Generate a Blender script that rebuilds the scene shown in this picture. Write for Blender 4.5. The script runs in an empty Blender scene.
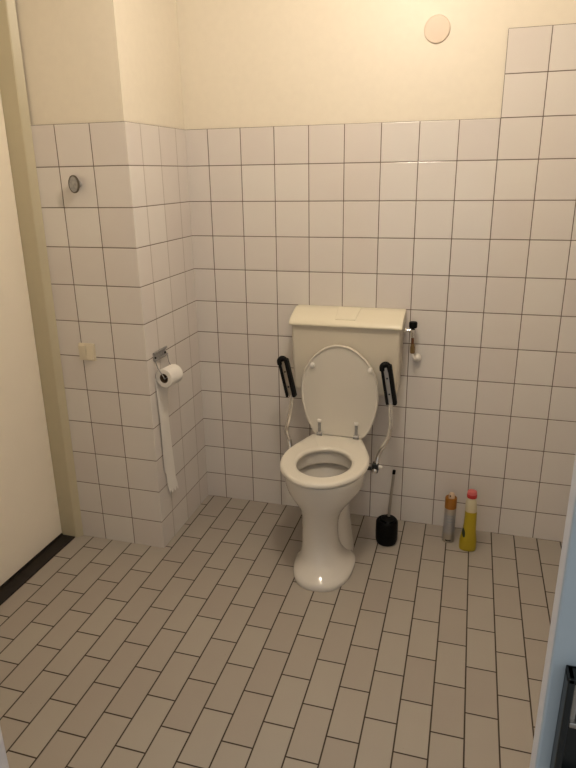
import bpy, bmesh, math, random
from mathutils import Vector, Matrix
random.seed(7)
scene = bpy.context.scene
COL = scene.collection
PI = math.pi

# ------------------------------------------------------------------ materials
def mat(name, col, rough=0.5, metal=0.0, spec=0.5, coat=0.0, bump=0.0, bscale=60.0, var=0.0, sss=0.0):
    m = bpy.data.materials.new(name); m.use_nodes = True
    nt = m.node_tree; b = nt.nodes['Principled BSDF']
    b.inputs['Base Color'].default_value = (*col, 1)
    b.inputs['Roughness'].default_value = rough
    b.inputs['Metallic'].default_value = metal
    b.inputs['Specular IOR Level'].default_value = spec
    b.inputs['Coat Weight'].default_value = coat
    b.inputs['Coat Roughness'].default_value = 0.08
    if bump or var:
        tc = nt.nodes.new('ShaderNodeTexCoord')
        n = nt.nodes.new('ShaderNodeTexNoise'); n.inputs['Scale'].default_value = bscale
        n.inputs['Detail'].default_value = 4
        nt.links.new(tc.outputs['Object'], n.inputs['Vector'])
        if bump:
            bp = nt.nodes.new('ShaderNodeBump'); bp.inputs['Strength'].default_value = bump
            bp.inputs['Distance'].default_value = 0.002
            nt.links.new(n.outputs['Fac'], bp.inputs['Height'])
            nt.links.new(bp.outputs['Normal'], b.inputs['Normal'])
        if var:
            r = nt.nodes.new('ShaderNodeValToRGB')
            r.color_ramp.elements[0].position = 0.3; r.color_ramp.elements[1].position = 0.7
            r.color_ramp.elements[0].color = (*[c*(1-var) for c in col], 1)
            r.color_ramp.elements[1].color = (*[min(1, c*(1+var)) for c in col], 1)
            nt.links.new(n.outputs['Fac'], r.inputs['Fac'])
            nt.links.new(r.outputs['Color'], b.inputs['Base Color'])
    return m

class NG:
    """small helper for math node chains"""
    def __init__(s, nt): s.nt = nt
    def m(s, op, a, b=None, c=None):
        n = s.nt.nodes.new('ShaderNodeMath'); n.operation = op
        for i, v in enumerate((a, b, c)):
            if v is None: continue
            if isinstance(v, (int, float)): n.inputs[i].default_value = v
            else: s.nt.links.new(v, n.inputs[i])
        return n.outputs[0]

def tile_mat(name, haxis, h0, z0, pitch, col, grout, gw=0.0014, rough=0.10, hpitch=None, brick=False, floor=False,
             tilt=0.012, tone=0.05, spec=0.5, dirt=0.0, vgrout=None):
    """square (or half-bond) tiles laid from the wall's own corner, in metres"""
    m = bpy.data.materials.new(name); m.use_nodes = True
    nt = m.node_tree; L = nt.links; b = nt.nodes['Principled BSDF']; g = NG(nt)
    geo = nt.nodes.new('ShaderNodeNewGeometry')
    sep = nt.nodes.new('ShaderNodeSeparateXYZ'); L.new(geo.outputs['Position'], sep.inputs[0])
    hp = hpitch or pitch
    U = g.m('DIVIDE', g.m('SUBTRACT', sep.outputs[haxis], h0), hp)
    V = g.m('DIVIDE', g.m('SUBTRACT', sep.outputs[1 if floor else 2], z0), pitch)
    ui = g.m('FLOOR', U); uf = g.m('SUBTRACT', U, ui)
    if brick:
        half = g.m('MULTIPLY', g.m('FLOORED_MODULO', g.m('ADD', ui, 1.0), 2.0), 0.5)
        V = g.m('ADD', V, half)
    vi = g.m('FLOOR', V); vf = g.m('SUBTRACT', V, vi)
    du = g.m('MULTIPLY', g.m('MINIMUM', uf, g.m('SUBTRACT', 1.0, uf)), hp)
    dv = g.m('MULTIPLY', g.m('MINIMUM', vf, g.m('SUBTRACT', 1.0, vf)), pitch)
    def ramp(d, a, bb):
        n = nt.nodes.new('ShaderNodeMapRange'); n.inputs['From Min'].default_value = a
        n.inputs['From Max'].default_value = bb; L.new(d, n.inputs['Value']); n.interpolation_type = 'SMOOTHSTEP'
        return n.outputs[0]
    mu = ramp(du, gw*0.8, gw*1.5); mv = ramp(dv, gw*0.8, gw*1.5)
    mask = g.m('MINIMUM', mu, mv)                       # 1 on tile, 0 in joint
    bu = ramp(du, gw*0.7, gw+0.0025); bv = ramp(dv, gw*0.7, gw+0.0025)
    hgt = g.m('MINIMUM', bu, bv)
    cmb = nt.nodes.new('ShaderNodeCombineXYZ'); L.new(ui, cmb.inputs[0]); L.new(vi, cmb.inputs[1])
    wn = nt.nodes.new('ShaderNodeTexWhiteNoise'); wn.noise_dimensions = '3D'; L.new(cmb.outputs[0], wn.inputs['Vector'])
    # tone per tile + soft mottling
    nz = nt.nodes.new('ShaderNodeTexNoise'); nz.inputs['Scale'].default_value = 9; nz.inputs['Detail'].default_value = 5
    L.new(geo.outputs['Position'], nz.inputs['Vector'])
    f = g.m('ADD', g.m('MULTIPLY', wn.outputs['Value'], 0.6), g.m('MULTIPLY', nz.outputs['Fac'], 0.4))
    r = nt.nodes.new('ShaderNodeValToRGB')
    r.color_ramp.elements[0].position = 0.1; r.color_ramp.elements[1].position = 0.9
    r.color_ramp.elements[0].color = (*[c*(1-tone)*k for c, k in zip(col, (1.012, 0.993, 0.993))], 1)
    r.color_ramp.elements[1].color = (*[min(1, c*(1+tone)*k) for c, k in zip(col, (0.99, 1.004, 1.0))], 1)
    L.new(f, r.inputs['Fac'])
    base = r.outputs['Color']
    if dirt:
        n2 = nt.nodes.new('ShaderNodeTexNoise'); n2.inputs['Scale'].default_value = 55; n2.inputs['Detail'].default_value = 2
        L.new(geo.outputs['Position'], n2.inputs['Vector'])
        spot = ramp(n2.outputs['Fac'], 0.755, 0.80)
        mx0 = nt.nodes.new('ShaderNodeMix'); mx0.data_type = 'RGBA'
        L.new(g.m('MULTIPLY', spot, dirt), mx0.inputs['Factor']); L.new(base, mx0.inputs['A'])
        mx0.inputs['B'].default_value = (0.10, 0.07, 0.045, 1); base = mx0.outputs['Result']
    mx = nt.nodes.new('ShaderNodeMix'); mx.data_type = 'RGBA'
    L.new(mask, mx.inputs['Factor'])
    if vgrout:                                           # upright joints cleaner than level ones
        mg = nt.nodes.new('ShaderNodeMix'); mg.data_type = 'RGBA'
        L.new(mv, mg.inputs['Factor']); mg.inputs['A'].default_value = (*grout, 1); mg.inputs['B'].default_value = (*vgrout, 1)
        L.new(mg.outputs['Result'], mx.inputs['A'])
    else:
        mx.inputs['A'].default_value = (*grout, 1)
    L.new(base, mx.inputs['B'])
    L.new(mx.outputs['Result'], b.inputs['Base Color'])
    rr = nt.nodes.new('ShaderNodeMapRange'); rr.inputs['To Min'].default_value = 0.85; rr.inputs['To Max'].default_value = rough
    L.new(mask, rr.inputs['Value']); L.new(rr.outputs[0], b.inputs['Roughness'])
    b.inputs['Specular IOR Level'].default_value = spec
    bp = nt.nodes.new('ShaderNodeBump'); bp.inputs['Strength'].default_value = 0.6; bp.inputs['Distance'].default_value = 0.0012
    L.new(hgt, bp.inputs['Height'])
    # every tile sits a hair out of plane
    vm = nt.nodes.new('ShaderNodeVectorMath'); vm.operation = 'SUBTRACT'
    L.new(wn.outputs['Color'], vm.inputs[0]); vm.inputs[1].default_value = (0.5, 0.5, 0.5)
    vs = nt.nodes.new('ShaderNodeVectorMath'); vs.operation = 'SCALE'; L.new(vm.outputs[0], vs.inputs[0]); vs.inputs['Scale'].default_value = tilt*2
    va = nt.nodes.new('ShaderNodeVectorMath'); va.operation = 'ADD'; L.new(geo.outputs['Normal'], va.inputs[0]); L.new(vs.outputs[0], va.inputs[1])
    vn = nt.nodes.new('ShaderNodeVectorMath'); vn.operation = 'NORMALIZE'; L.new(va.outputs[0], vn.inputs[0])
    L.new(vn.outputs[0], bp.inputs['Normal'])
    L.new(bp.outputs['Normal'], b.inputs['Normal'])
    return m

GROUT = (0.12, 0.085, 0.06)
TILE = (0.70, 0.660, 0.625)
M = {}
M['tile_back'] = tile_mat('white_tile_back', 0, 0.0, 1.784, 0.15, TILE, GROUT)
M['tile_front'] = tile_mat('white_tile_pier_front', 0, -0.101, 1.784, 0.15, TILE, GROUT)
M['tile_side'] = tile_mat('white_tile_pier_side', 1, -0.10, 1.784, 0.15, TILE, GROUT, vgrout=(0.33, 0.28, 0.24))
M['tile_right'] = tile_mat('white_tile_right', 1, 0.0, 1.784, 0.15, TILE, GROUT)
M['floor'] = tile_mat('beige_floor_tile', 0, 0.0291, 0.0, 0.197, (0.375, 0.340, 0.297), (0.045, 0.032, 0.022), gw=0.0020,
                      rough=0.42, hpitch=0.0992, brick=True, floor=True, tilt=0.006, tone=0.06, spec=0.4, dirt=0.5)
M['plaster'] = mat('cream_wall_paint', (0.755, 0.695, 0.585), 0.45, bump=0.12, bscale=35, var=0.015)
M['ceiling'] = mat('ceiling_paint', (0.80, 0.75, 0.65), 0.8)
M['edge'] = mat('tile_edge_glaze', (0.72, 0.66, 0.58), 0.25)
M['door'] = mat('cream_door_paint', (0.90, 0.83, 0.71), 0.42, var=0.01, bscale=8, bump=0.03)
M['frame'] = mat('olive_cream_frame_paint', (0.52, 0.47, 0.33), 0.38, var=0.02, bscale=12)
M['threshold'] = mat('black_stone', (0.018, 0.014, 0.011), 0.55, spec=0.3, var=0.3, bscale=30)
M['porcelain'] = mat('white_glazed_china', (0.68, 0.65, 0.60), 0.10, coat=0.3)
M['seat'] = mat('cream_seat_plastic', (0.77, 0.735, 0.655), 0.28)
M['lid'] = mat('cream_lid_plastic', (0.72, 0.68, 0.605), 0.32)
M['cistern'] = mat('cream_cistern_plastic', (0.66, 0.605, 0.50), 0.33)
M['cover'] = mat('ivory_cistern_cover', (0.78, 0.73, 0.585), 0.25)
M['chrome'] = mat('chrome', (0.86, 0.85, 0.83), 0.10, 1.0)
M['steel'] = mat('brushed_steel', (0.48, 0.45, 0.41), 0.35, 1.0)
M['grey_metal'] = mat('dull_grey_metal', (0.36, 0.355, 0.35), 0.45, 0.6, var=0.2, bscale=90)
M['dark_metal'] = mat('dark_worn_metal', (0.12, 0.10, 0.075), 0.5, 0.5)
M['black'] = mat('black_foam', (0.004, 0.004, 0.004), 0.55, spec=0.2)
M['black_plastic'] = mat('black_plastic', (0.003, 0.003, 0.003), 0.5, spec=0.12)
M['copper'] = mat('tarnished_copper', (0.20, 0.09, 0.045), 0.4, 0.7)
M['brass'] = mat('dull_brass', (0.30, 0.20, 0.09), 0.4, 0.8)
M['white_plastic'] = mat('white_plastic', (0.80, 0.77, 0.72), 0.35)
M['switch'] = mat('yellowed_switch_plastic', (0.70, 0.63, 0.49), 0.35)
M['rosette'] = mat('pale_cap', (0.72, 0.60, 0.49), 0.5)
M['paper'] = mat('white_tissue', (0.80, 0.775, 0.735), 0.95, spec=0.1, bump=0.15, bscale=120)
M['card'] = mat('dark_cardboard', (0.09, 0.06, 0.035), 0.9)
M['water'] = mat('water', (0.15, 0.132, 0.10), 0.03)
M['orange'] = mat('orange_cap', (0.34, 0.135, 0.015), 0.45)
M['red'] = mat('red_cap', (0.50, 0.03, 0.03), 0.4)
M['pink'] = mat('pink_cap_top', (0.62, 0.14, 0.14), 0.45)
M['blue'] = mat('pale_blue_frame_paint', (0.42, 0.465, 0.48), 0.35, var=0.02, bscale=20)
M['lining'] = mat('off_white_reveal_paint', (0.62, 0.60, 0.60), 0.45)
M['black_metal'] = mat('black_lock_metal', (0.012, 0.014, 0.014), 0.3, 0.2)

# ------------------------------------------------------------------ mesh helpers
def link(name, me, m, parent=None):
    o = bpy.data.objects.new(name, me); COL.objects.link(o)
    for x in (m if isinstance(m, (list, tuple)) else [m]): me.materials.append(x)
    if parent: o.parent = parent; o.matrix_parent_inverse = parent.matrix_world.inverted()
    return o

def obj(name, bm, m, parent=None, smooth=True, ang=38):
    bmesh.ops.remove_doubles(bm, verts=bm.verts, dist=1e-6)
    bmesh.ops.recalc_face_normals(bm, faces=bm.faces)
    a = math.radians(ang)
    for f in bm.faces: f.smooth = smooth
    for e in bm.edges:
        e.smooth = not (len(e.link_faces) == 2 and e.calc_face_angle(0) > a)
    me = bpy.data.meshes.new(name); bm.to_mesh(me); bm.free()
    # parents sit at world rest pose: store child vertices relative to the parent's location
    if parent is not None:
        loc = root_loc(parent)
        me.transform(Matrix.Translation(-loc))
        o = bpy.data.objects.new(name, me); COL.objects.link(o)
        for x in (m if isinstance(m, (list, tuple)) else [m]): me.materials.append(x)
        o.parent = parent
    else:
        o = link(name, me, m)
    if smooth:
        w_ = o.modifiers.new('even_normals', 'WEIGHTED_NORMAL'); w_.keep_sharp = True; w_.weight = 80
    return o

def root_loc(o):
    v = Vector(o.location)
    while o.parent: o = o.parent; v = v + Vector(o.location)
    return v

def thing(name, label, cat, loc=(0, 0, 0), group=None):
    o = bpy.data.objects.new(name, None); COL.objects.link(o); o.location = loc
    o.empty_display_size = 0.05
    o['label'] = label; o['category'] = cat
    if group: o['group'] = group
    return o

def tag(o, label, cat, kind=None):
    o['label'] = label; o['category'] = cat
    if kind: o['kind'] = kind
    return o

def add_box(bm, x0, x1, y0, y1, z0, z1, bev=0.0, seg=2, mi=0):
    t = bmesh.new()
    bmesh.ops.create_cube(t, size=1)
    for v in t.verts:
        v.co = Vector(((x0+x1)/2 + v.co.x*(x1-x0), (y0+y1)/2 + v.co.y*(y1-y0), (z0+z1)/2 + v.co.z*(z1-z0)))
    if bev: bmesh.ops.bevel(t, geom=t.edges[:], offset=bev, segments=seg, affect='EDGES', profile=0.5)
    for f in t.faces: f.material_index = mi
    merge(bm, t)

def merge(bm, t, mtx=None):
    if mtx is not None: bmesh.ops.transform(t, matrix=mtx, verts=t.verts)
    me = bpy.data.meshes.new('tmp'); t.to_mesh(me); t.free()
    bm.from_mesh(me); bpy.data.meshes.remove(me)

def add_loft(bm, rings, cap0=True, cap1=True, closed=True):
    vr = [[bm.verts.new(p) for p in r] for r in rings]
    n = len(vr[0])
    for a, b in zip(vr[:-1], vr[1:]):
        for i in range(n if closed else n-1):
            j = (i+1) % n
            bm.faces.new((a[i], a[j], b[j], b[i]))
    if cap0: bm.faces.new(vr[0][::-1])
    if cap1: bm.faces.new(vr[-1])
    return vr

def add_lathe(bm, prof, c=(0, 0, 0), axis='Z', n=32, cap0=True, cap1=True, sx=1.0, sy=1.0):
    rings = []
    for r, h in prof:
        ring = []
        for i in range(n):
            a = 2*PI*i/n; u, v = r*math.cos(a)*sx, r*math.sin(a)*sy
            p = {'Z': (u, v, h), 'Y': (u, h, v), 'X': (h, u, v)}[axis]
            ring.append((c[0]+p[0], c[1]+p[1], c[2]+p[2]))
        rings.append(ring)
    add_loft(bm, rings, cap0, cap1)

def catmull(pts, sub=8):
    P = [Vector(p) for p in pts]; out = []
    for i in range(len(P)-1):
        p0 = P[max(i-1, 0)]; p1 = P[i]; p2 = P[i+1]; p3 = P[min(i+2, len(P)-1)]
        for k in range(sub):
            t = k/sub
            out.append(0.5*((2*p1)+(p2-p0)*t+(2*p0-5*p1+4*p2-p3)*t*t+(-p0+3*p1-3*p2+p3)*t**3))
    out.append(P[-1]); return out

def add_tube(bm, pts, r, n=14, smooth=8, r1=None):
    P = catmull(pts, smooth) if smooth > 1 and len(pts) > 2 else [Vector(p) for p in pts]
    rings = []; ref = None
    for i, p in enumerate(P):
        t = (P[min(i+1, len(P)-1)] - P[max(i-1, 0)]).normalized()
        if ref is None: ref = t.orthogonal().normalized()
        ref = (ref - t*ref.dot(t)).normalized(); bi = t.cross(ref)
        rr = r if r1 is None else r + (r1-r)*i/(len(P)-1)
        rings.append([p + ref*rr*math.cos(2*PI*k/n) + bi*rr*math.sin(2*PI*k/n) for k in range(n)])
    add_loft(bm, rings)

def add_prism(bm, poly, z0, z1):
    add_loft(bm, [[(x, y, z0) for x, y in poly], [(x, y, z1) for x, y in poly]])

# ------------------------------------------------------------------ room shell
H = 2.62
XL, XR, YF = -0.62, 1.88, -2.01
TOP = 1.784; STEP = 2.084

bm = bmesh.new(); add_box(bm, -0.95, 2.2, -5.0, 0.12, -0.08, 0.0)
tag(obj('floor', bm, M['floor'], smooth=False), 'beige oblong floor tiles laid in half bond with dark joints', 'floor', 'structure')
bm = bmesh.new(); add_box(bm, -0.95, 2.0, YF, 0.12, H, H+0.08)
tag(obj('ceiling', bm, M['ceiling'], smooth=False), 'plain painted ceiling over the toilet room', 'ceiling', 'structure')

# back wall: plaster set 8 mm behind the tile face, stepped up at the right
bm = bmesh.new()
add_box(bm, -0.11, XR+0.1, 0.008, 0.12, 0.0, H, mi=0)
add_box(bm, -0.11, 1.2, 0.0, 0.0085, 0.0, TOP, bev=0.0012, mi=1)
add_box(bm, 1.2, XR+0.1, 0.0, 0.0085, 0.0, STEP, bev=0.0012, mi=1)
tag(obj('wall_back', bm, [M['plaster'], M['tile_back']], smooth=False), 'white tiled back wall with cream paint above the stepped tile edge', 'wall', 'structure')

# boxed-out pier at the left
bm = bmesh.new()
add_box(bm, -0.75, -0.110, -0.500, 0.012, 0.0, H, mi=0)
add_box(bm, -0.75, -0.103, -0.508, -0.4995, 0.0, TOP, bev=0.0012, mi=1)
add_box(bm, -0.1105, -0.102, -0.5075, 0.0, 0.0, TOP, bev=0.0012, mi=2)
tag(obj('wall_pier', bm, [M['plaster'], M['tile_front'], M['tile_side']], smooth=False), 'boxed-out pier left of the toilet, tiled below and cream above', 'wall', 'structure')

# right wall, front wall with the doorway, left wall with the door opening
bm = bmesh.new(); add_box(bm, XR, XR+0.1, YF-0.06, 0.0, 0.0, H, mi=0); add_box(bm, XR-0.008, XR, YF, 0.0, 0.0, STEP, mi=1)
tag(obj('wall_right', bm, [M['plaster'], M['tile_right']], smooth=False), 'tiled right wall of the toilet room', 'wall', 'structure')
DX0, DX1, DZ = 0.40, 1.252, 2.08
bm = bmesh.new()
add_box(bm, -0.75, DX0-0.10, YF-0.033, YF, 0.0, H); add_box(bm, DX1+0.10, XR+0.3, YF-0.033, YF, 0.0, H)
add_box(bm, DX0-0.10, DX1+0.10, YF-0.033, YF, DZ+0.10, H)
tag(obj('wall_front', bm, M['plaster'], smooth=False), 'front wall around the doorway the view looks through', 'wall', 'structure')
bm = bmesh.new()
add_box(bm, XL-0.13, -0.555, YF-0.033, -1.46, 0.0, H); add_box(bm, XL-0.13, -0.555, -1.46, -0.508, 2.34, H)
tag(obj('wall_left', bm, M['plaster'], smooth=False), 'left wall holding the flat cream door', 'wall', 'structure')

# door in the left wall
def lean(bm, k=0.011):
    for v in bm.verts: v.co.x += k*v.co.z
bm = bmesh.new(); add_box(bm, -0.66, -0.616, -1.40, -0.536, 0.016, 2.28, bev=0.002); lean(bm, 0.013)
tag(obj('door_1', bm, M['door'], smooth=False), 'flat cream door at the left edge of the view', 'door', 'structure')
bm = bmesh.new()
add_prism(bm, [(-0.70, -0.534), (-0.543, -0.534), (-0.538, -0.531), (-0.5215, -0.5115), (-0.520, -0.509), (-0.70, -0.509)], 0.0, 2.34)
add_prism(bm, [(-0.70, -1.46), (-0.512, -1.46), (-0.548, -1.40), (-0.70, -1.40)], 0.0, 2.34)
add_box(bm, -0.70, -0.55, -1.40, -0.534, 2.28, 2.34); lean(bm)
tag(obj('trim_1', bm, M['frame'], smooth=False), 'olive cream metal frame of the left door', 'door frame', 'structure')
bm = bmesh.new()
add_box(bm, -0.617, -0.547, -1.40, -0.5345, 0.0, 0.006, bev=0.002)
add_box(bm, -0.665, -0.612, -1.40, -0.5345, 0.0, 0.012, bev=0.002)
tag(obj('trim_2', bm, M['threshold'], smooth=False), 'black stone threshold under the left door', 'threshold', 'structure')

# frame of the near doorway: pale reveal lining and blue hall face
bm = bmesh.new()
add_box(bm, DX1, DX1+0.11, YF-0.030, YF+0.002, 0.0, DZ+0.11, bev=0.003, mi=0)
add_box(bm, DX0-0.11, DX0, YF-0.030, YF+0.002, 0.0, DZ+0.11, bev=0.003, mi=0)
add_box(bm, DX0, DX1, YF-0.030, YF+0.002, DZ, DZ+0.11, bev=0.003, mi=0)
add_box(bm, DX1, DX1+0.22, YF-0.036, YF-0.030, 0.0, DZ+0.16, bev=0.003, mi=1)
add_box(bm, DX0-0.22, DX0, YF-0.036, YF-0.030, 0.0, DZ+0.16, bev=0.003, mi=1)
add_box(bm, DX0, DX1, YF-0.036, YF-0.030, DZ, DZ+0.16, bev=0.003, mi=1)
fr = tag(obj('trim_3', bm, [M['lining'], M['blue']], smooth=False), 'pale blue painted doorway post at the right edge of the view', 'door frame', 'structure')

# black rim-lock keeper on the right post
KX, KZ, KY = 1.2675, 1.068, YF-0.036
bm = bmesh.new()
add_box(bm, KX, KX+0.008, KY-0.022, KY, KZ-0.16, KZ, bev=0.002)
add_box(bm, KX+0.055, KX+0.063, KY-0.022, KY, KZ-0.16, KZ, bev=0.002)
add_box(bm, KX, KX+0.063, KY-0.022, KY, KZ-0.008, KZ, bev=0.002)
add_box(bm, KX, KX+0.063, KY-0.022, KY, KZ-0.16, KZ-0.152, bev=0.002)
add_box(bm, KX, KX+0.063, KY-0.005, KY, KZ-0.16, KZ, bev=0.001)
kp = obj('lock_keeper', bm, M['black_metal'], fr); kp['label'] = 'black metal lock keeper'
bm = bmesh.new()
add_box(bm, KX+0.009, KX+0.054, KY-0.017, KY-0.004, KZ-0.073, KZ-0.065, bev=0.002)
add_box(bm, KX+0.009, KX+0.016, KY-0.012, KY-0.004, KZ-0.066, KZ-0.012, bev=0.002)
obj('latch_plate', bm, M['steel'], kp)
bm = bmesh.new(); add_box(bm, KX+0.022, KX+0.054, KY-0.012, KY-0.004, KZ-0.034, KZ-0.0085, bev=0.002)
q = obj('strike', bm, M['grey_metal'], kp)
bm = bmesh.new(); add_lathe(bm, [(0.005, KY-0.0128), (0.005, KY-0.010)], (KX+0.034, 0, KZ-0.021), 'Y', 16); obj('hole', bm, M['black_metal'], q)

# small flat parts of the walls
t = thing('cover_disc', 'flat round pinkish cover disc on the upper cream wall', 'wall cover', (0.946, 0.008, 2.099))
bm = bmesh.new(); add_lathe(bm, [(0.048, 0.008), (0.048, 0.004), (0.046, 0.001), (0.040, -0.0005), (0.0005, -0.001)], (0.946, 0, 2.099), 'Y', 48)
obj('disc', bm, M['rosette'], t)

t = thing('light_switch', 'yellowed square light switch on the pier tiles near the door', 'light switch', (-0.374, -0.508, 0.906))
bm = bmesh.new(); add_box(bm, -0.412, -0.336, -0.516, -0.508, 0.869, 0.943, bev=0.003)
obj('plate', bm, M['switch'], t)
for x0, x1, a in ((-0.408, -0.3755, 0.05), (-0.3725, -0.340, -0.16)):
    q = bmesh.new(); add_box(q, x0, x1, -0.0045, 0.0045, -0.031, 0.031, bev=0.002)
    bm = bmesh.new(); merge(bm, q, Matrix.Translation((0, -0.519, 0.906)) @ Matrix.Rotation(a, 4, 'X'))
    obj('rocker', bm, M['switch'], t)

t = thing('hook_knob', 'grey oval hook knob on the pier tiles above the light switch', 'wall hook', (-0.324, -0.508, 1.571))
bm = bmesh.new(); add_lathe(bm, [(0.013, -0.508), (0.010, -0.512), (0.009, -0.532)], (-0.324, 0, 1.571), 'Y', 20)
obj('stem', bm, M['grey_metal'], t)
bm = bmesh.new(); add_lathe(bm, [(0.013, -0.530), (0.0225, -0.531), (0.0240, -0.534), (0.0240, -0.5425), (0.0228, -0.5445), (0.0212, -0.5435), (0.0205, -0.541)], (-0.324, 0, 1.571), 'Y', 36, sx=0.88, sy=1.35)
o = obj('rim', bm, M['dark_metal'], t); o['label'] = 'dark rim'
bm = bmesh.new(); add_lathe(bm, [(0.0208, -0.5405), (0.0208, -0.5425), (0.012, -0.5435), (0.001, -0.5438)], (-0.324, 0, 1.571), 'Y', 36, sx=0.88, sy=1.35)
obj('knob_face', bm, M['grey_metal'], t)

# ------------------------------------------------------------------ toilet
CX = 0.614
tl = thing('toilet', 'raised white toilet with its lid up and padded arm rests folded up', 'toilet', (CX, -0.38, 0.0))

def egg(z, yc, hw, lf, lb, n=48, e=2.0, eb=2.0, cx=CX):
    out = []
    for i in range(n):
        a = 2*PI*i/n; c, s = math.cos(a), math.sin(a)
        ee = e if s < 0 else eb
        x = abs(c)**(2/ee)*math.copysign(1, c)*hw
        y = abs(s)**(2/ee)*math.copysign(1, s)*(lf if s < 0 else lb)
        out.append((cx+x, yc+y, z))
    return out

bm = bmesh.new()
outer = [(0.000, -0.42, 0.126, 0.210, 0.13, .012), (0.010, -0.42, 0.128, 0.212, 0.13, .012), (0.022, -0.42, 0.126, 0.208, 0.13, .012),
         (0.030, -0.423, 0.117, 0.196, 0.122, .008), (0.042, -0.43, 0.107, 0.170, 0.115, .006), (0.058, -0.437, 0.097, 0.140, 0.11, .003), (0.078, -0.445, 0.088, 0.116, 0.105, 0.0), (0.103, -0.45, 0.081, 0.100, 0.102, -.002), (0.13, -0.452, 0.076, 0.090, 0.10, -.004),
         (0.17, -0.45, 0.074, 0.088, 0.10, -.006), (0.215, -0.445, 0.074, 0.092, 0.10, -.006), (0.26, -0.435, 0.081, 0.108, 0.11, -.004),
         (0.30, -0.42, 0.102, 0.137, 0.13, 0), (0.335, -0.41, 0.132, 0.162, 0.155, 0), (0.36, -0.40, 0.152, 0.180, 0.17, 0),
         (0.385, -0.395, 0.163, 0.190, 0.175, 0), (0.415, -0.395, 0.167, 0.195, 0.178, 0), (0.434, -0.395, 0.167, 0.196, 0.178, 0),
         (0.441, -0.395, 0.163, 0.192, 0.174, 0)]
inner = [(0.442, -0.395, 0.137, 0.164, 0.150, 0), (0.437, -0.395, 0.132, 0.159, 0.145, 0), (0.395, -0.395, 0.126, 0.152, 0.138, 0), (0.390, -0.395, 0.127, 0.153, 0.139, 0),
         (0.3885, -0.395, 0.130, 0.156, 0.142, 0), (0.3885, -0.395, 0.145, 0.171, 0.157, 0), (0.380, -0.395, 0.146, 0.172, 0.158, 0), (0.36, -0.395, 0.136, 0.160, 0.150, 0),
         (0.335, -0.395, 0.117, 0.141, 0.138, 0), (0.30, -0.395, 0.090, 0.114, 0.110, 0), (0.27, -0.395, 0.064, 0.085, 0.085, 0), (0.245, -0.395, 0.040, 0.05, 0.055, 0), (0.235, -0.395, 0.01, 0.012, 0.012, 0)]
add_loft(bm, [egg(*r[:5], cx=CX+r[5], e=2.4 if r[0] < 0.03 else 2.25 if r[0] < 0.05 else 2.0) for r in outer+inner])
# rear outlet body and back deck, glazed in one with the pan
trap = [(0.0, -0.31, 0.103, 0.10, 0.09), (0.010, -0.31, 0.103, 0.10, 0.09), (0.03, -0.31, 0.100, 0.11, 0.09), (0.09, -0.30, 0.088, 0.12, 0.09),
        (0.17, -0.28, 0.073, 0.12, 0.09), (0.25, -0.23, 0.066, 0.07, 0.09), (0.33, -0.19, 0.074, 0.045, 0.075), (0.385, -0.18, 0.090, 0.05, 0.08)]
add_loft(bm, [egg(*r, e=2.4, eb=3.0, cx=CX+0.009) for r in trap])
deck = [(0.345, -0.185, 0.090, 0.05, 0.08), (0.37, -0.185, 0.106, 0.055, 0.085), (0.43, -0.185, 0.112, 0.055, 0.088), (0.441, -0.185, 0.109, 0.053, 0.085)]
add_loft(bm, [egg(*r, e=3.0, eb=6.0) for r in deck])
obj('bowl', bm, M['porcelain'], tl, ang=60)
bm = bmesh.new(); add_loft(bm, [egg(0.318, -0.395, 0.105, 0.128, 0.125), egg(0.3185, -0.395, 0.1053, 0.1283, 0.1253)])
obj('water', bm, M['water'], tl)

# seat ring
def full_outline(half, sub=5):
    """half plan from the back corner (x, y) to the tip (0, y), mirrored; the back edge stays straight"""
    tip = half[-1]; ext = half + [(-half[-2][0], half[-2][1])]
    c = catmull([(x, y, 0) for x, y in ext], sub)[:-sub]
    right = [(p.x, p.y) for p in c]; right[-1] = tip
    left = [(-x, y) for x, y in reversed(right[:-1])]
    wb, yb = half[0]
    back = [(-wb + 2*wb*i/8, yb) for i in range(1, 8)]
    return right + left + back
def inset(poly, d):
    n = len(poly); out = []
    for i in range(n):
        a = Vector(poly[i-1]); b = Vector(poly[i]); c = Vector(poly[(i+1) % n])
        t1 = (b-a).normalized(); t2 = (c-b).normalized()
        n1 = Vector((t1.y, -t1.x)); n2 = Vector((t2.y, -t2.x))
        nn = (n1+n2); nn = nn.normalized() if nn.length > 1e-6 else n1
        k = 1/max(0.5, nn.dot(n1))
        out.append((b.x+nn.x*d*k, b.y+nn.y*d*k))
    return out
SO = full_outline([(0.108, -0.118), (0.119, -0.132), (0.148, -0.210), (0.171, -0.278), (0.183, -0.348), (0.179, -0.42), (0.157, -0.49), (0.114, -0.548), (0.062, -0.588), (0.0, -0.603)])
area = sum(SO[i-1][0]*SO[i][1]-SO[i][0]*SO[i-1][1] for i in range(len(SO)))
SG = 1 if area < 0 else -1     # sign that makes inset() shrink
HY, HW, HL = -0.397, 0.113, 0.135
def hole(o, d):
    out = []
    for x, y in o:
        a = math.atan2((y-HY)/0.235, x/0.180)
        out.append((0.003+(HW+d)*math.cos(a), HY+(HL+d)*math.sin(a)))
    return out
Z0, Z1 = 0.444, 0.466
SX0 = CX-0.006
def lv(poly, z): return [(SX0+x, y, z) for x, y in poly]
bm = bmesh.new()
rings = [lv(inset(SO, SG*0.004), Z0), lv(inset(SO, SG*0.0005), Z0+0.004), lv(SO, Z0+0.010), lv(inset(SO, SG*0.002), Z1-0.006),
         lv(inset(SO, SG*0.006), Z1-0.0015), lv(inset(SO, SG*0.013), Z1), lv(hole(SO, 0.012), Z1), lv(hole(SO, 0.005), Z1-0.002),
         lv(hole(SO, 0.001), Z1-0.007), lv(hole(SO, 0.0), Z1-0.013), lv(hole(SO, 0.004), Z0)]
vr = add_loft(bm, rings, False, False)
n = len(SO)
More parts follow.
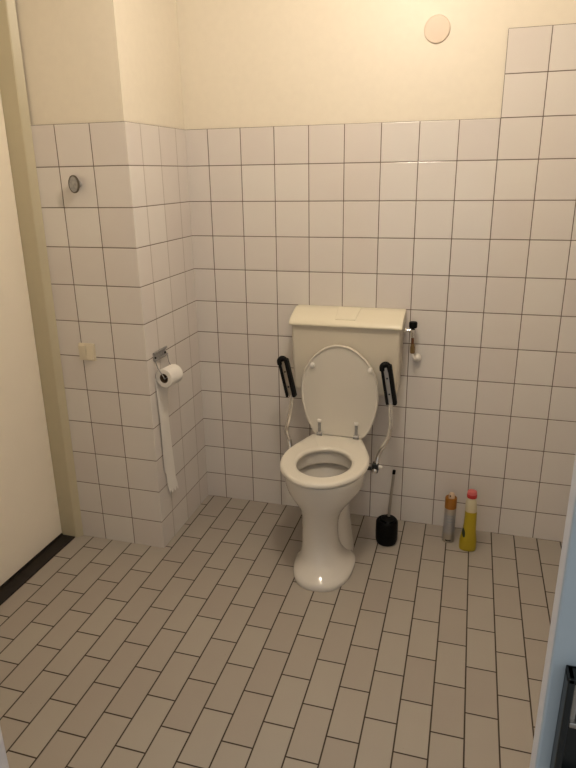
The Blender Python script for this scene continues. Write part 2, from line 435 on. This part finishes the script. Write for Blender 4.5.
for i in range(n): bm.faces.new((vr[-1][i], vr[-1][(i+1) % n], vr[0][(i+1) % n], vr[0][i]))
seat = obj('seat', bm, M['seat'], tl, ang=50)
for e in seat.data.edges:      # keep the flat top flat
    if all(abs(seat.data.vertices[i].co.z-Z1) < 1e-5 for i in e.vertices): e.use_edge_sharp = True

# lid, raised and leaning on the cistern; local (x, s) with s along the lid
LO = full_outline([(0.102, 0.0), (0.117, 0.014), (0.147, 0.077), (0.165, 0.151), (0.169, 0.215), (0.1595, 0.288), (0.1335, 0.347), (0.098, 0.391), (0.051, 0.425), (0.0, 0.436)])
a2 = sum(LO[i-1][0]*LO[i][1]-LO[i][0]*LO[i-1][1] for i in range(len(LO)))
LG = 1 if a2 < 0 else -1
LY0, LY1, LZ = -0.119, -0.151, 0.4675
def ld(poly, depth, lip=0.0):
    k = lambda s: min(1.0, max(0.0, (s-0.03)/0.12))
    return [(CX+0.007+x*1.025, LY0+(LY1-LY0)*s/0.44-depth-lip*k(s), LZ+s) for x, s in poly]
bm = bmesh.new()
rings = [ld(inset(LO, LG*0.012), 0.0), ld(inset(LO, LG*0.003), 0.002), ld(LO, 0.008), ld(inset(LO, LG*0.0005), 0.011, 0.004), ld(inset(LO, LG*0.003), 0.0125, 0.0055),
         ld(inset(LO, LG*0.006), 0.0125, 0.0055), ld(inset(LO, LG*0.0085), 0.0125, 0.001), ld(inset(LO, LG*0.012), 0.0125)]
add_loft(bm, rings)
lid = obj('lid', bm, M['lid'], tl, ang=50)
def on_lid(x, z): s = z-LZ; return Vector((x, LY0+(LY1-LY0)*s/0.44-0.0125, z))
for x, z in ((0.503, 0.805), (0.756, 0.800)):
    c = on_lid(x, z); bm = bmesh.new(); add_lathe(bm, [(0.0115, c.y+0.001), (0.011, c.y-0.010), (0.008, c.y-0.014), (0.001, c.y-0.015)], (c.x, 0, c.z), 'Y', 16)
    o = obj('bumper', bm, M['white_plastic'], lid)
for x in (0.530, 0.698):
    c = on_lid(x, 0.51); bm = bmesh.new()
    add_box(bm, x-0.0065, x+0.0065, c.y-0.008, c.y+0.001, 0.466, 0.534, bev=0.003)
    add_tube(bm, [(x-0.012, c.y-0.004, 0.474), (x+0.012, c.y-0.004, 0.474)], 0.0085, smooth=1)
    h = obj('hinge', bm, M['grey_metal'], lid); h['label'] = 'metal hinge'
    bm = bmesh.new(); add_box(bm, x-0.009, x+0.009, c.y-0.011, c.y+0.001, 0.532, 0.546, bev=0.003)
    obj('hinge_cap', bm, M['white_plastic'], lid)

# fold-up arm rests bolted to the back of the pan
def arm(path, pb, pt, side):
    bm = bmesh.new(); add_tube(bm, path, 0.0102, n=16)
    a = obj('armrest', bm, M['chrome'], tl); a['label'] = 'fold-up arm rest on the %s side, chrome tube with black pad' % side
    b = Vector(pb); tp = Vector(pt); d = tp-b; Lg = d.length
    zax = d.normalized(); yax = Vector((0, 1, 0)); xax = yax.cross(zax).normalized(); yax = zax.cross(xax)
    mt = Matrix((( xax.x, yax.x, zax.x, b.x), (xax.y, yax.y, zax.y, b.y), (xax.z, yax.z, zax.z, b.z), (0, 0, 0, 1)))
    q = bmesh.new()
    add_box(q, -0.0235, -0.0125, -0.012, 0.016, 0.0, Lg, bev=0.004, seg=3)
    add_box(q, 0.0065, 0.0235, -0.016, 0.016, -0.004, Lg, bev=0.006, seg=3)
    add_box(q, -0.020, 0.020, 0.004, 0.018, 0.004, Lg, bev=0.005, seg=3)
    # rounded head curling over
    add_tube(q, [(-0.0185, -0.003, Lg-0.022), (-0.0165, -0.003, Lg-0.003), (-0.002, -0.003, Lg+0.006), (0.0105, -0.001, Lg-0.003), (0.0145, -0.001, Lg-0.03)], 0.0105, n=14)
    bm = bmesh.new(); merge(bm, q, mt); pd = obj('pad', bm, M['black'], a); pd['label'] = 'black pad'
    q = bmesh.new(); add_box(q, -0.0125, 0.0065, -0.002, 0.005, -0.006, Lg-0.012, bev=0.001)
    bm = bmesh.new(); merge(bm, q, mt); obj('pad_plate', bm, M['steel'], a)
    for zz in (0.045, 0.115):
        q = bmesh.new(); add_lathe(q, [(0.004, -0.002), (0.0036, -0.0045), (0.001, -0.005)], (-0.003, 0, zz), 'Y', 12)
        bm = bmesh.new(); merge(bm, q, mt); obj('screw', bm, M['black_metal'], a)
    return a
AY = -0.185
la = arm([(0.425, -0.21, 0.375), (0.409, AY-0.01, 0.415), (0.401, AY, 0.447), (0.387, AY, 0.492), (0.3935, AY, 0.53), (0.404, AY, 0.575), (0.412, AY, 0.63), (0.414, AY, 0.668)],
         (0.414, AY, 0.662), (0.377, AY, 0.831), 'left')
ra = arm([(0.798, -0.205, 0.368), (0.801, AY-0.01, 0.385), (0.808, AY, 0.422), (0.825, AY, 0.462), (0.845, AY, 0.504), (0.853, AY, 0.54), (0.856, AY, 0.575), (0.852, AY, 0.63), (0.851, AY, 0.668)],
         (0.855, AY, 0.664), (0.825, AY, 0.835), 'right')
for a, x, sg in ((la, 0.425, 1), (ra, 0.798, -1)):
    bm = bmesh.new()
    add_box(bm, x-0.014, x+0.014, -0.224, -0.182, 0.349, 0.390, bev=0.005)
    add_tube(bm, [(x, -0.205, 0.362), (x+sg*0.075, -0.205, 0.362)], 0.009, smooth=1)
    c = obj('clamp', bm, M['black_metal'], a)
    bm = bmesh.new(); add_lathe(bm, [(0.0115, -0.224), (0.0115, -0.233), (0.008, -0.236), (0.001, -0.2365)], (x, 0, 0.364), 'Y', 16)
    obj('bolt', bm, M['chrome'], a)
    bm = bmesh.new(); add_lathe(bm, [(0.004, 0.010), (0.0075, 0.014), (0.0085, 0.022), (0.006, 0.029), (0.001, 0.031)] if sg < 0 else
                                [(0.001, -0.031), (0.006, -0.029), (0.0085, -0.022), (0.0075, -0.014), (0.004, -0.010)], (x, -0.205, 0.374), 'X', 16)
    obj('bolt_cap', bm, M['white_plastic'], a)

# ------------------------------------------------------------------ cistern
ct = thing('cistern', 'cream plastic cistern on the tiled wall behind the raised lid', 'cistern', (0.645, 0.0, 0.67))
TX0, TX1 = 0.400, 0.878
bm = bmesh.new()
def tank(z, ins, yf):
    x0, x1, r = TX0+ins, TX1-ins, 0.012; pts = []
    pts += [(x1, -0.001), (x0, -0.001)]
    for k in range(7):
        a = PI+k/6*PI/2; pts.append((x0+r+r*math.cos(a), yf+r+r*math.sin(a)))
    for k in range(7):
        a = 1.5*PI+k/6*PI/2; pts.append((x1-r+r*math.cos(a), yf+r+r*math.sin(a)))
    return [(x, y, z) for x, y in pts]
add_loft(bm, [tank(0.672, 0.022, -0.112), tank(0.676, 0.015, -0.120), tank(0.69, 0.010, -0.126), tank(0.80, 0.006, -0.131), tank(0.982, 0.003, -0.136)])
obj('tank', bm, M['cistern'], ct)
bm = bmesh.new()
prof = [(-0.001, 0.976), (-0.147, 0.976), (-0.151, 0.978), (-0.152, 0.984), (-0.149, 0.991), (-0.140, 0.999), (-0.125, 1.008), (-0.09, 1.020), (-0.05, 1.032), (-0.03, 1.036), (-0.001, 1.036)]
rings = []
for x, sc in ((TX0-0.004, 0.90), (TX0-0.003, 0.96), (TX0+0.001, 0.99), (TX0+0.010, 1.0), (TX0+0.03, 1.0), (TX1-0.03, 1.0), (TX1-0.010, 1.0), (TX1-0.001, 0.99), (TX1+0.003, 0.96), (TX1+0.004, 0.90)):
    rings.append([(x, y*(0.5+0.5*sc) if y < -0.05 else y, 0.978+(z-0.978)*sc) for y, z in prof])
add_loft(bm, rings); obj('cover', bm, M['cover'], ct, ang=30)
# flush plate, following the slope of the cover
def topz(y):
    pr = [(y_, z_) for y_, z_ in prof[5:]]
    for (a, za), (b, zb) in zip(pr[:-1], pr[1:]):
        if a <= y <= b: return za+(zb-za)*(y-a)/(b-a)
    return prof[-1][1]
bm = bmesh.new()
def plate_ring(hw0, hw1, y0, y1, dz):
    pts = []
    for i in range(9): x = -1+2*i/8; pts.append((0.640+x*hw0, y0, topz(y0)+dz))
    for i in range(1, 6): y = y0+(y1-y0)*i/6; w = hw0+(hw1-hw0)*i/6; pts.append((0.640+w, y, topz(y)+dz))
    for i in range(9): x = 1-2*i/8; pts.append((0.640+x*hw1, y1, topz(y1)+dz))
    for i in range(1, 6): y = y1+(y0-y1)*i/6; w = hw1+(hw0-hw1)*i/6; pts.append((0.640-w, y, topz(y)+dz))
    return pts
add_loft(bm, [plate_ring(0.043, 0.051, -0.132, -0.030, -0.002), plate_ring(0.043, 0.051, -0.132, -0.030, 0.0030), plate_ring(0.041, 0.049, -0.129, -0.033, 0.0042)], True, False)
# fill the top as a strip grid so it follows the slope
ys = [-0.129+(0.096)*i/6 for i in range(7)]
g = [[bm.verts.new((0.640+s*(0.041+0.008*i/6), y, topz(y)+0.0042)) for s in (-1, -0.5, 0, 0.5, 1)] for i, y in enumerate(ys)]
for i in range(6):
    for j in range(4): bm.faces.new((g[i][j], g[i][j+1], g[i+1][j+1], g[i+1][j]))
obj('flush_plate', bm, M['cover'], ct, ang=25)
bm = bmesh.new(); add_tube(bm, [(0.618, -0.062, 0.68), (0.618, -0.062, 0.52), (0.618, -0.066, 0.44), (0.618, -0.085, 0.40), (0.618, -0.115, 0.395)], 0.022, n=20)
obj('flush_pipe', bm, M['white_plastic'], ct)

# stop valve beside the cistern
sv = thing('stop_valve', 'stop valve with black knob and copper pipe right of the cistern', 'valve', (0.922, 0.0, 0.83))
vx, vy = 0.918, -0.055
bm = bmesh.new(); add_lathe(bm, [(0.010, 0.967), (0.0165, 0.969), (0.0175, 0.974), (0.0175, 0.990), (0.015, 0.994), (0.001, 0.995)], (vx, vy, 0), 'Z', 20)
obj('knob', bm, M['black_plastic'], sv)
bm = bmesh.new()
add_lathe(bm, [(0.007, 0.925), (0.009, 0.930), (0.010, 0.945), (0.012, 0.950), (0.012, 0.962), (0.008, 0.966), (0.007, 0.972)], (vx, vy, 0), 'Z', 20)
obj('valve_body', bm, M['chrome'], sv)
bm = bmesh.new(); add_tube(bm, [(0.885, vy, 0.956), (vx, vy, 0.956)], 0.007, smooth=1); add_tube(bm, [(0.885, vy, 0.956), (0.891, vy, 0.956)], 0.0115, n=6, smooth=1)
obj('inlet_pipe', bm, M['chrome'], sv)
bm = bmesh.new(); add_tube(bm, [(vx, vy, 0.93), (vx+0.001, vy, 0.895)], 0.0062, smooth=1)
obj('copper_pipe', bm, M['copper'], sv)
bm = bmesh.new(); add_lathe(bm, [(0.0085, 0.856), (0.0105, 0.860), (0.0105, 0.884), (0.0085, 0.889), (0.0085, 0.897)], (vx+0.002, vy, 0), 'Z', 8)
obj('coupling', bm, M['brass'], sv)
bm = bmesh.new()
add_tube(bm, [(vx+0.003, vy, 0.858), (vx+0.005, vy, 0.843), (vx+0.010, vy+0.005, 0.832), (vx+0.016, vy+0.02, 0.827), (vx+0.018, -0.010, 0.826)], 0.0062)
add_lathe(bm, [(0.013, -0.001), (0.018, -0.004), (0.020, -0.012), (0.017, -0.022), (0.010, -0.030), (0.001, -0.032)], (vx+0.018, 0, 0.826), 'Y', 24)
o = obj('wall_elbow', bm, M['white_plastic'], sv); o['label'] = 'white plastic elbow with wall cap'

# ------------------------------------------------------------------ paper holder and roll
HX, RY, RZ = -0.102, -0.421, 0.797
ph = thing('paper_holder', 'grey metal paper holder with wire arms on the side of the pier', 'paper holder', (HX, -0.405, 0.88))
bm = bmesh.new()
add_box(bm, HX, HX+0.005, -0.460, -0.346, 0.868, 0.902, bev=0.002)
add_tube(bm, [(HX+0.008, -0.460, 0.870), (HX+0.008, -0.346, 0.870)], 0.005, smooth=1)
add_tube(bm, [(HX+0.006, -0.460, 0.900), (HX+0.006, -0.346, 0.900)], 0.005, smooth=1)
bp_ = obj('back_plate', bm, M['grey_metal'], ph)
for y in (-0.448, -0.360):
    bm = bmesh.new(); add_lathe(bm, [(0.005, HX+0.005), (0.0045, HX+0.008), (0.001, HX+0.009)], (0, y, 0.880), 'X', 12)
    obj('screw', bm, M['black_metal'], bp_)
RX = -0.0515
for y0, y1 in ((-0.458, RY-0.0455), (-0.348, RY+0.0455)):
    s = 1 if y1 > RY else -1
    bm = bmesh.new(); add_tube(bm, [(HX+0.010, y0, 0.870), (HX+0.022, (y0+y1)/2, 0.838), (RX-0.004, y1+s*0.003, RZ+0.012), (RX, y1+s*0.002, RZ+0.001), (RX, y1-s*0.012, RZ), (RX, y1-s*0.024, RZ)], 0.0022, n=8)
    obj('wire_arm', bm, M['grey_metal'], ph)

RR = 0.0405
rl = thing('toilet_roll', 'white toilet roll on the wire holder with a torn strip hanging down', 'toilet roll', (RX, RY, RZ))
bm = bmesh.new()
prof = [(0.0205, RY-0.0475), (RR-0.003, RY-0.048), (RR-0.0005, RY-0.046), (RR, RY-0.0435), (RR, RY+0.0435), (RR-0.0005, RY+0.046), (RR-0.003, RY+0.048), (0.0205, RY+0.0475)]
rings = []
for r, h in prof: rings.append([(RX+r*math.cos(2*PI*i/48), h, RZ+r*math.sin(2*PI*i/48)) for i in range(48)])
vr = add_loft(bm, rings, False, False)
for i in range(48): bm.faces.new((vr[-1][i], vr[-1][(i+1) % 48], vr[0][(i+1) % 48], vr[0][i]))
TURN = Matrix.Translation((RX, RY, RZ)) @ Matrix.Rotation(math.radians(-9), 4, 'Z') @ Matrix.Diagonal((1, 0.87, 1, 1)) @ Matrix.Translation((-RX, -RY, -RZ))
bmesh.ops.transform(bm, matrix=TURN, verts=bm.verts)
obj('paper', bm, M['paper'], rl)
bm = bmesh.new()
rings = [[(RX+r*math.cos(2*PI*i/32), h, RZ+r*math.sin(2*PI*i/32)) for i in range(32)] for r, h in ((0.0205, RY-0.047), (0.0205, RY+0.047), (0.0183, RY+0.047), (0.0183, RY-0.047))]
vr = add_loft(bm, rings, False, False)
for i in range(32): bm.faces.new((vr[-1][i], vr[-1][(i+1) % 32], vr[0][(i+1) % 32], vr[0][i]))
bmesh.ops.transform(bm, matrix=TURN, verts=bm.verts)
obj('core', bm, M['card'], rl)
# hanging strip: leaves the roll on the wall side
bm = bmesh.new()
NZ, NY = 30, 9; grid = []
for i in range(NZ+1):
    t = i/NZ; z = RZ - 0.005 - t*0.545; row = []
    yl = RY-0.041 + 0.014*t + (0.012 if t > 0.80 else 0.0); yr = RY+0.041 + 0.022*t
    for j in range(NY+1):
        s = j/NY
        y = yl+(yr-yl)*s
        zz = z
        if i == NZ: zz = z + (0.012 if j % 3 == 1 else -0.006)+0.03*(1-s)*0 - 0.012*s
        x = RX-RR-0.0004 - 0.007*(1-2*s)*max(0, 1-t*3) - 0.005*min(1, t*3) + 0.0018*math.sin(t*6+s*2)*min(1, t*3) + 0.002*t
        if t > 0.93: x += (t-0.93)*0.12
        row.append(bm.verts.new((max(x, -0.1010), y, zz)))
    grid.append(row)
for i in range(NZ):
    for j in range(NY): bm.faces.new((grid[i][j], grid[i][j+1], grid[i+1][j+1], grid[i+1][j]))
r_ = bmesh.ops.solidify(bm, geom=bm.faces[:], thickness=0.0004)
obj('paper_strip', bm, M['paper'], rl)

# ------------------------------------------------------------------ toilet brush
BX, BY = 0.858, -0.200
bh = thing('brush_holder', 'black plastic toilet brush holder on the floor right of the toilet', 'brush holder', (BX, BY, 0))
bm = bmesh.new()
add_lathe(bm, [(0.040, 0.0), (0.044, 0.003), (0.049, 0.02), (0.050, 0.06), (0.049, 0.105), (0.045, 0.114), (0.041, 0.117), (0.036, 0.116), (0.034, 0.110), (0.036, 0.06), (0.035, 0.012), (0.001, 0.010)], (BX, BY, 0), 'Z', 32)
obj('cup', bm, M['black_plastic'], bh)
tb = thing('toilet_brush', 'toilet brush with thin grey handle standing in the black holder', 'toilet brush', (BX, BY, 0.012))
bm = bmesh.new(); add_tube(bm, [(BX+0.002, BY, 0.06), (BX+0.012, BY, 0.22), (BX+0.021, BY+0.002, 0.348)], 0.0062, n=14, smooth=1)
hd = obj('handle', bm, M['steel'], tb)
bm = bmesh.new(); add_tube(bm, [(BX+0.0205, BY+0.002, 0.345), (BX+0.022, BY+0.002, 0.362)], 0.0072, n=14, smooth=1)
obj('tip', bm, M['black_plastic'], hd)
bm = bmesh.new(); add_lathe(bm, [(0.012, 0.014), (0.028, 0.020), (0.031, 0.05), (0.028, 0.085), (0.010, 0.096)], (BX+0.002, BY, 0), 'Z', 24)
for k in range(90):
    a = random.random()*2*PI; z = 0.022+random.random()*0.06
    d = Vector((math.cos(a), math.sin(a), 0)); p0 = Vector((BX+0.002, BY, z))
    add_tube(bm, [p0+d*0.026, p0+d*0.0335+Vector((0, 0, 0.002))], 0.0009, n=4, smooth=1)
obj('bristles', bm, M['black_plastic'], tb)
bm = bmesh.new(); add_lathe(bm, [(0.008, 0.118), (0.030, 0.1185), (0.034, 0.121), (0.030, 0.125), (0.010, 0.130), (0.007, 0.134)], (BX+0.0055, BY, 0), 'Z', 28)
obj('splash_lid', bm, M['black_plastic'], tb)

# ------------------------------------------------------------------ spray can and bottle
def zmat(name, stops, rough=0.4, metal=0.0, extra=None, scale=1.0):
    """colour bands by the object's own height"""
    m = bpy.data.materials.new(name); m.use_nodes = True; nt = m.node_tree; b = nt.nodes['Principled BSDF']
    b.inputs['Roughness'].default_value = rough; b.inputs['Metallic'].default_value = metal
    tc = nt.nodes.new('ShaderNodeTexCoord'); sp = nt.nodes.new('ShaderNodeSeparateXYZ'); nt.links.new(tc.outputs['Object'], sp.inputs[0])
    mr = nt.nodes.new('ShaderNodeMapRange'); mr.inputs['From Max'].default_value = scale; nt.links.new(sp.outputs[2], mr.inputs['Value'])
    r = nt.nodes.new('ShaderNodeValToRGB'); nt.links.new(mr.outputs[0], r.inputs['Fac'])
    els = r.color_ramp.elements
    els[0].position = stops[0][0]; els[0].color = (*stops[0][1], 1); els[1].position = stops[-1][0]; els[1].color = (*stops[-1][1], 1)
    for p_, c in stops[1:-1]:
        e = els.new(p_); e.color = (*c, 1)
    outc = r.outputs['Color']; g_ = NG(nt)
    if extra: outc = extra(nt, g_, sp, outc)
    nt.links.new(outc, b.inputs['Base Color']); return m

SX, SY = 1.128, -0.117
def can_print(nt, g, sp, col):
    # small grey-blue print bars on the label
    u = g.m('SINE', g.m('MULTIPLY', sp.outputs[2], 420.0))
    a = g.m('MULTIPLY', g.m('GREATER_THAN', u, 0.55), g.m('LESS_THAN', g.m('ABSOLUTE', g.m('SUBTRACT', sp.outputs[0], 0.003)), 0.013))
    a = g.m('MULTIPLY', a, g.m('GREATER_THAN', sp.outputs[2], 0.095)); a = g.m('MULTIPLY', a, g.m('LESS_THAN', sp.outputs[2], 0.150))
    a = g.m('MULTIPLY', a, 0.45)
    mx = nt.nodes.new('ShaderNodeMix'); mx.data_type = 'RGBA'; nt.links.new(a, mx.inputs['Factor']); nt.links.new(col, mx.inputs['A'])
    mx.inputs['B'].default_value = (0.22, 0.30, 0.36, 1); col = mx.outputs['Result']
    d = g.m('MULTIPLY', g.m('LESS_THAN', g.m('ABSOLUTE', g.m('SUBTRACT', sp.outputs[2], 0.013)), 0.0045), g.m('LESS_THAN', g.m('ABSOLUTE', sp.outputs[0]), 0.012))
    n = nt.nodes.new('ShaderNodeTexNoise'); n.inputs['Scale'].default_value = 260
    tc = nt.nodes.new('ShaderNodeTexCoord'); nt.links.new(tc.outputs['Object'], n.inputs['Vector'])
    d = g.m('MULTIPLY', d, g.m('GREATER_THAN', n.outputs['Fac'], 0.42))
    m2 = nt.nodes.new('ShaderNodeMix'); m2.data_type = 'RGBA'; nt.links.new(d, m2.inputs['Factor']); nt.links.new(col, m2.inputs['A'])
    m2.inputs['B'].default_value = (0.02, 0.018, 0.015, 1); return m2.outputs['Result']
canm = zmat('spray_can_print', [(0.0, (0.34, 0.30, 0.24)), (0.24, (0.36, 0.32, 0.26)), (0.36, (0.36, 0.35, 0.36)), (0.8, (0.36, 0.36, 0.38)), (0.93, (0.42, 0.38, 0.32))], 0.35, 0.25, can_print, 0.165)
sc_ = thing('spray_can', 'slim grey spray can with orange cap on the floor by the back wall', 'spray can', (SX, SY, 0))
bm = bmesh.new()
add_lathe(bm, [(0.022, 0.002), (0.0245, 0.0), (0.0262, 0.002), (0.0262, 0.006), (0.0250, 0.009), (0.0254, 0.012), (0.0254, 0.166), (0.0240, 0.170), (0.022, 0.173)], (SX, SY, 0), 'Z', 36)
obj('can_body', bm, canm, sc_)
bm = bmesh.new()
add_lathe(bm, [(0.0240, 0.1695), (0.0256, 0.171), (0.0256, 0.217), (0.0242, 0.2215), (0.020, 0.2225), (0.0185, 0.216), (0.001, 0.215)], (SX, SY, 0), 'Z', 36)
cp = obj('cap', bm, M['orange'], sc_); cp['label'] = 'orange cap'
bm = bmesh.new(); add_lathe(bm, [(0.013, 0.213), (0.0135, 0.226), (0.0125, 0.236), (0.009, 0.242), (0.001, 0.2435)], (SX+0.002, SY, 0), 'Z', 24)
nz_ = obj('nozzle', bm, mat('peach_nozzle', (0.62, 0.47, 0.33), 0.45), cp)
bm = bmesh.new(); add_lathe(bm, [(0.003, SY-0.016), (0.003, SY-0.008)], (SX-0.004, 0, 0.233), 'Y', 12)
obj('spray_hole', bm, M['card'], cp)

QX, QY = 1.213, -0.165
YEL = (0.40, 0.30, 0.010)
def leaf(nt, g, sp, col):
    dx = g.m('DIVIDE', g.m('ADD', sp.outputs[0], 0.0215), 0.0075); dz = g.m('DIVIDE', g.m('ADD', g.m('SUBTRACT', sp.outputs[2], 0.070), g.m('MULTIPLY', sp.outputs[0], 0.9)), 0.020)
    dd = g.m('ADD', g.m('MULTIPLY', dx, dx), g.m('MULTIPLY', dz, dz))
    k = g.m('MULTIPLY', g.m('LESS_THAN', dd, 1.0), g.m('LESS_THAN', sp.outputs[1], 0.012))
    mx = nt.nodes.new('ShaderNodeMix'); mx.data_type = 'RGBA'; nt.links.new(k, mx.inputs['Factor']); nt.links.new(col, mx.inputs['A'])
    mx.inputs['B'].default_value = (0.012, 0.03, 0.012, 1); return mx.outputs['Result']
botm = zmat('yellow_bottle', [(0.0, YEL), (0.735, YEL), (0.745, (0.58, 0.50, 0.33)), (1.0, (0.66, 0.62, 0.44))], 0.35, 0.0, leaf, 0.262)
bt = thing('cleaner_bottle', 'yellow cleaner bottle with red cap on the floor beside the spray can', 'bottle', (QX, QY, 0))
bm = bmesh.new()
secs = [(0.0, 0.031, 0.021, 0), (0.003, 0.035, 0.024, 0), (0.015, 0.0370, 0.026, 0), (0.05, 0.0365, 0.026, 0), (0.08, 0.032, 0.025, 0.001), (0.105, 0.028, 0.024, 0.002), (0.13, 0.0265, 0.0235, 0.003),
        (0.18, 0.0255, 0.023, 0.003), (0.195, 0.0255, 0.0225, 0.002), (0.215, 0.0245, 0.022, 0.001), (0.238, 0.0225, 0.021, 0.0), (0.252, 0.019, 0.019, 0), (0.262, 0.017, 0.017, 0)]
add_loft(bm, [[(QX+dx+hw*math.copysign(abs(math.cos(2*PI*i/36))**0.85, math.cos(2*PI*i/36)), QY+hd_*math.copysign(abs(math.sin(2*PI*i/36))**0.85, math.sin(2*PI*i/36)), z) for i in range(36)] for z, hw, hd_, dx in secs])
obj('bottle_body', bm, botm, bt)
bm = bmesh.new(); add_lathe(bm, [(0.0185, 0.258), (0.0212, 0.260), (0.0215, 0.264), (0.0215, 0.273), (0.0205, 0.276)], (QX+0.001, QY, 0), 'Z', 28)
cp = obj('cap', bm, M['red'], bt); cp['label'] = 'red cap'
bm = bmesh.new(); add_lathe(bm, [(0.0203, 0.2755), (0.0205, 0.282), (0.0185, 0.2885), (0.014, 0.290), (0.001, 0.290)], (QX+0.001, QY, 0), 'Z', 28)
obj('cap_top', bm, M['pink'], cp)

# ------------------------------------------------------------------ lamps
def emit(name, col, s):
    m = bpy.data.materials.new(name); m.use_nodes = True; nt = m.node_tree
    b = nt.nodes['Principled BSDF']; b.inputs['Base Color'].default_value = (0.9, 0.9, 0.9, 1)
    b.inputs['Emission Color'].default_value = (*col, 1); b.inputs['Emission Strength'].default_value = s
    return m
LX, LY, LZc = 0.80, -1.03, 2.42
cl = thing('ceiling_lamp', 'round white ceiling lamp above the toilet room floor', 'lamp', (LX, LY, H))
bm = bmesh.new(); add_lathe(bm, [(0.06, H), (0.06, H-0.03), (0.05, H-0.04), (0.03, H-0.10), (0.03, H-0.14)], (LX, LY, 0), 'Z', 32)
obj('lamp_base', bm, M['white_plastic'], cl)
bm = bmesh.new(); bmesh.ops.create_uvsphere(bm, u_segments=32, v_segments=16, radius=0.075, matrix=Matrix.Translation((LX, LY, LZc)))
obj('globe', bm, emit('warm_globe', (1.0, 0.865, 0.71), 137.0), cl)

# daylight in the hall behind the camera
w = bpy.data.worlds.new('hall_daylight'); scene.world = w; w.use_nodes = True
bg = w.node_tree.nodes['Background']; bg.inputs['Color'].default_value = (0.88, 0.94, 1.0, 1); bg.inputs['Strength'].default_value = 0.58

# ------------------------------------------------------------------ camera
R = ((0.96070, 0.27718, -0.01513), (0.07534, -0.31282, -0.94682), (-0.26717, 0.90847, -0.32141))
right, down, fwd = (Vector(r) for r in R)
cam = bpy.data.cameras.new('camera'); co = bpy.data.objects.new('camera', cam); COL.objects.link(co)
mw = Matrix.Identity(4)
for i in range(3):
    mw[i][0] = right[i]; mw[i][1] = -down[i]; mw[i][2] = -fwd[i]
mw[0][3], mw[1][3], mw[2][3] = 1.12923, -2.66924, 1.59676
co.matrix_world = mw
cam.sensor_fit = 'AUTO'; cam.sensor_width = 36.0; cam.lens = 619.985/768*36.0
cam.clip_start = 0.02
scene.camera = co

vs = scene.view_settings
vs.view_transform = 'Standard'; vs.look = 'None'; vs.gamma = 1.0; vs.use_curve_mapping = False
vs.exposure = 0.0
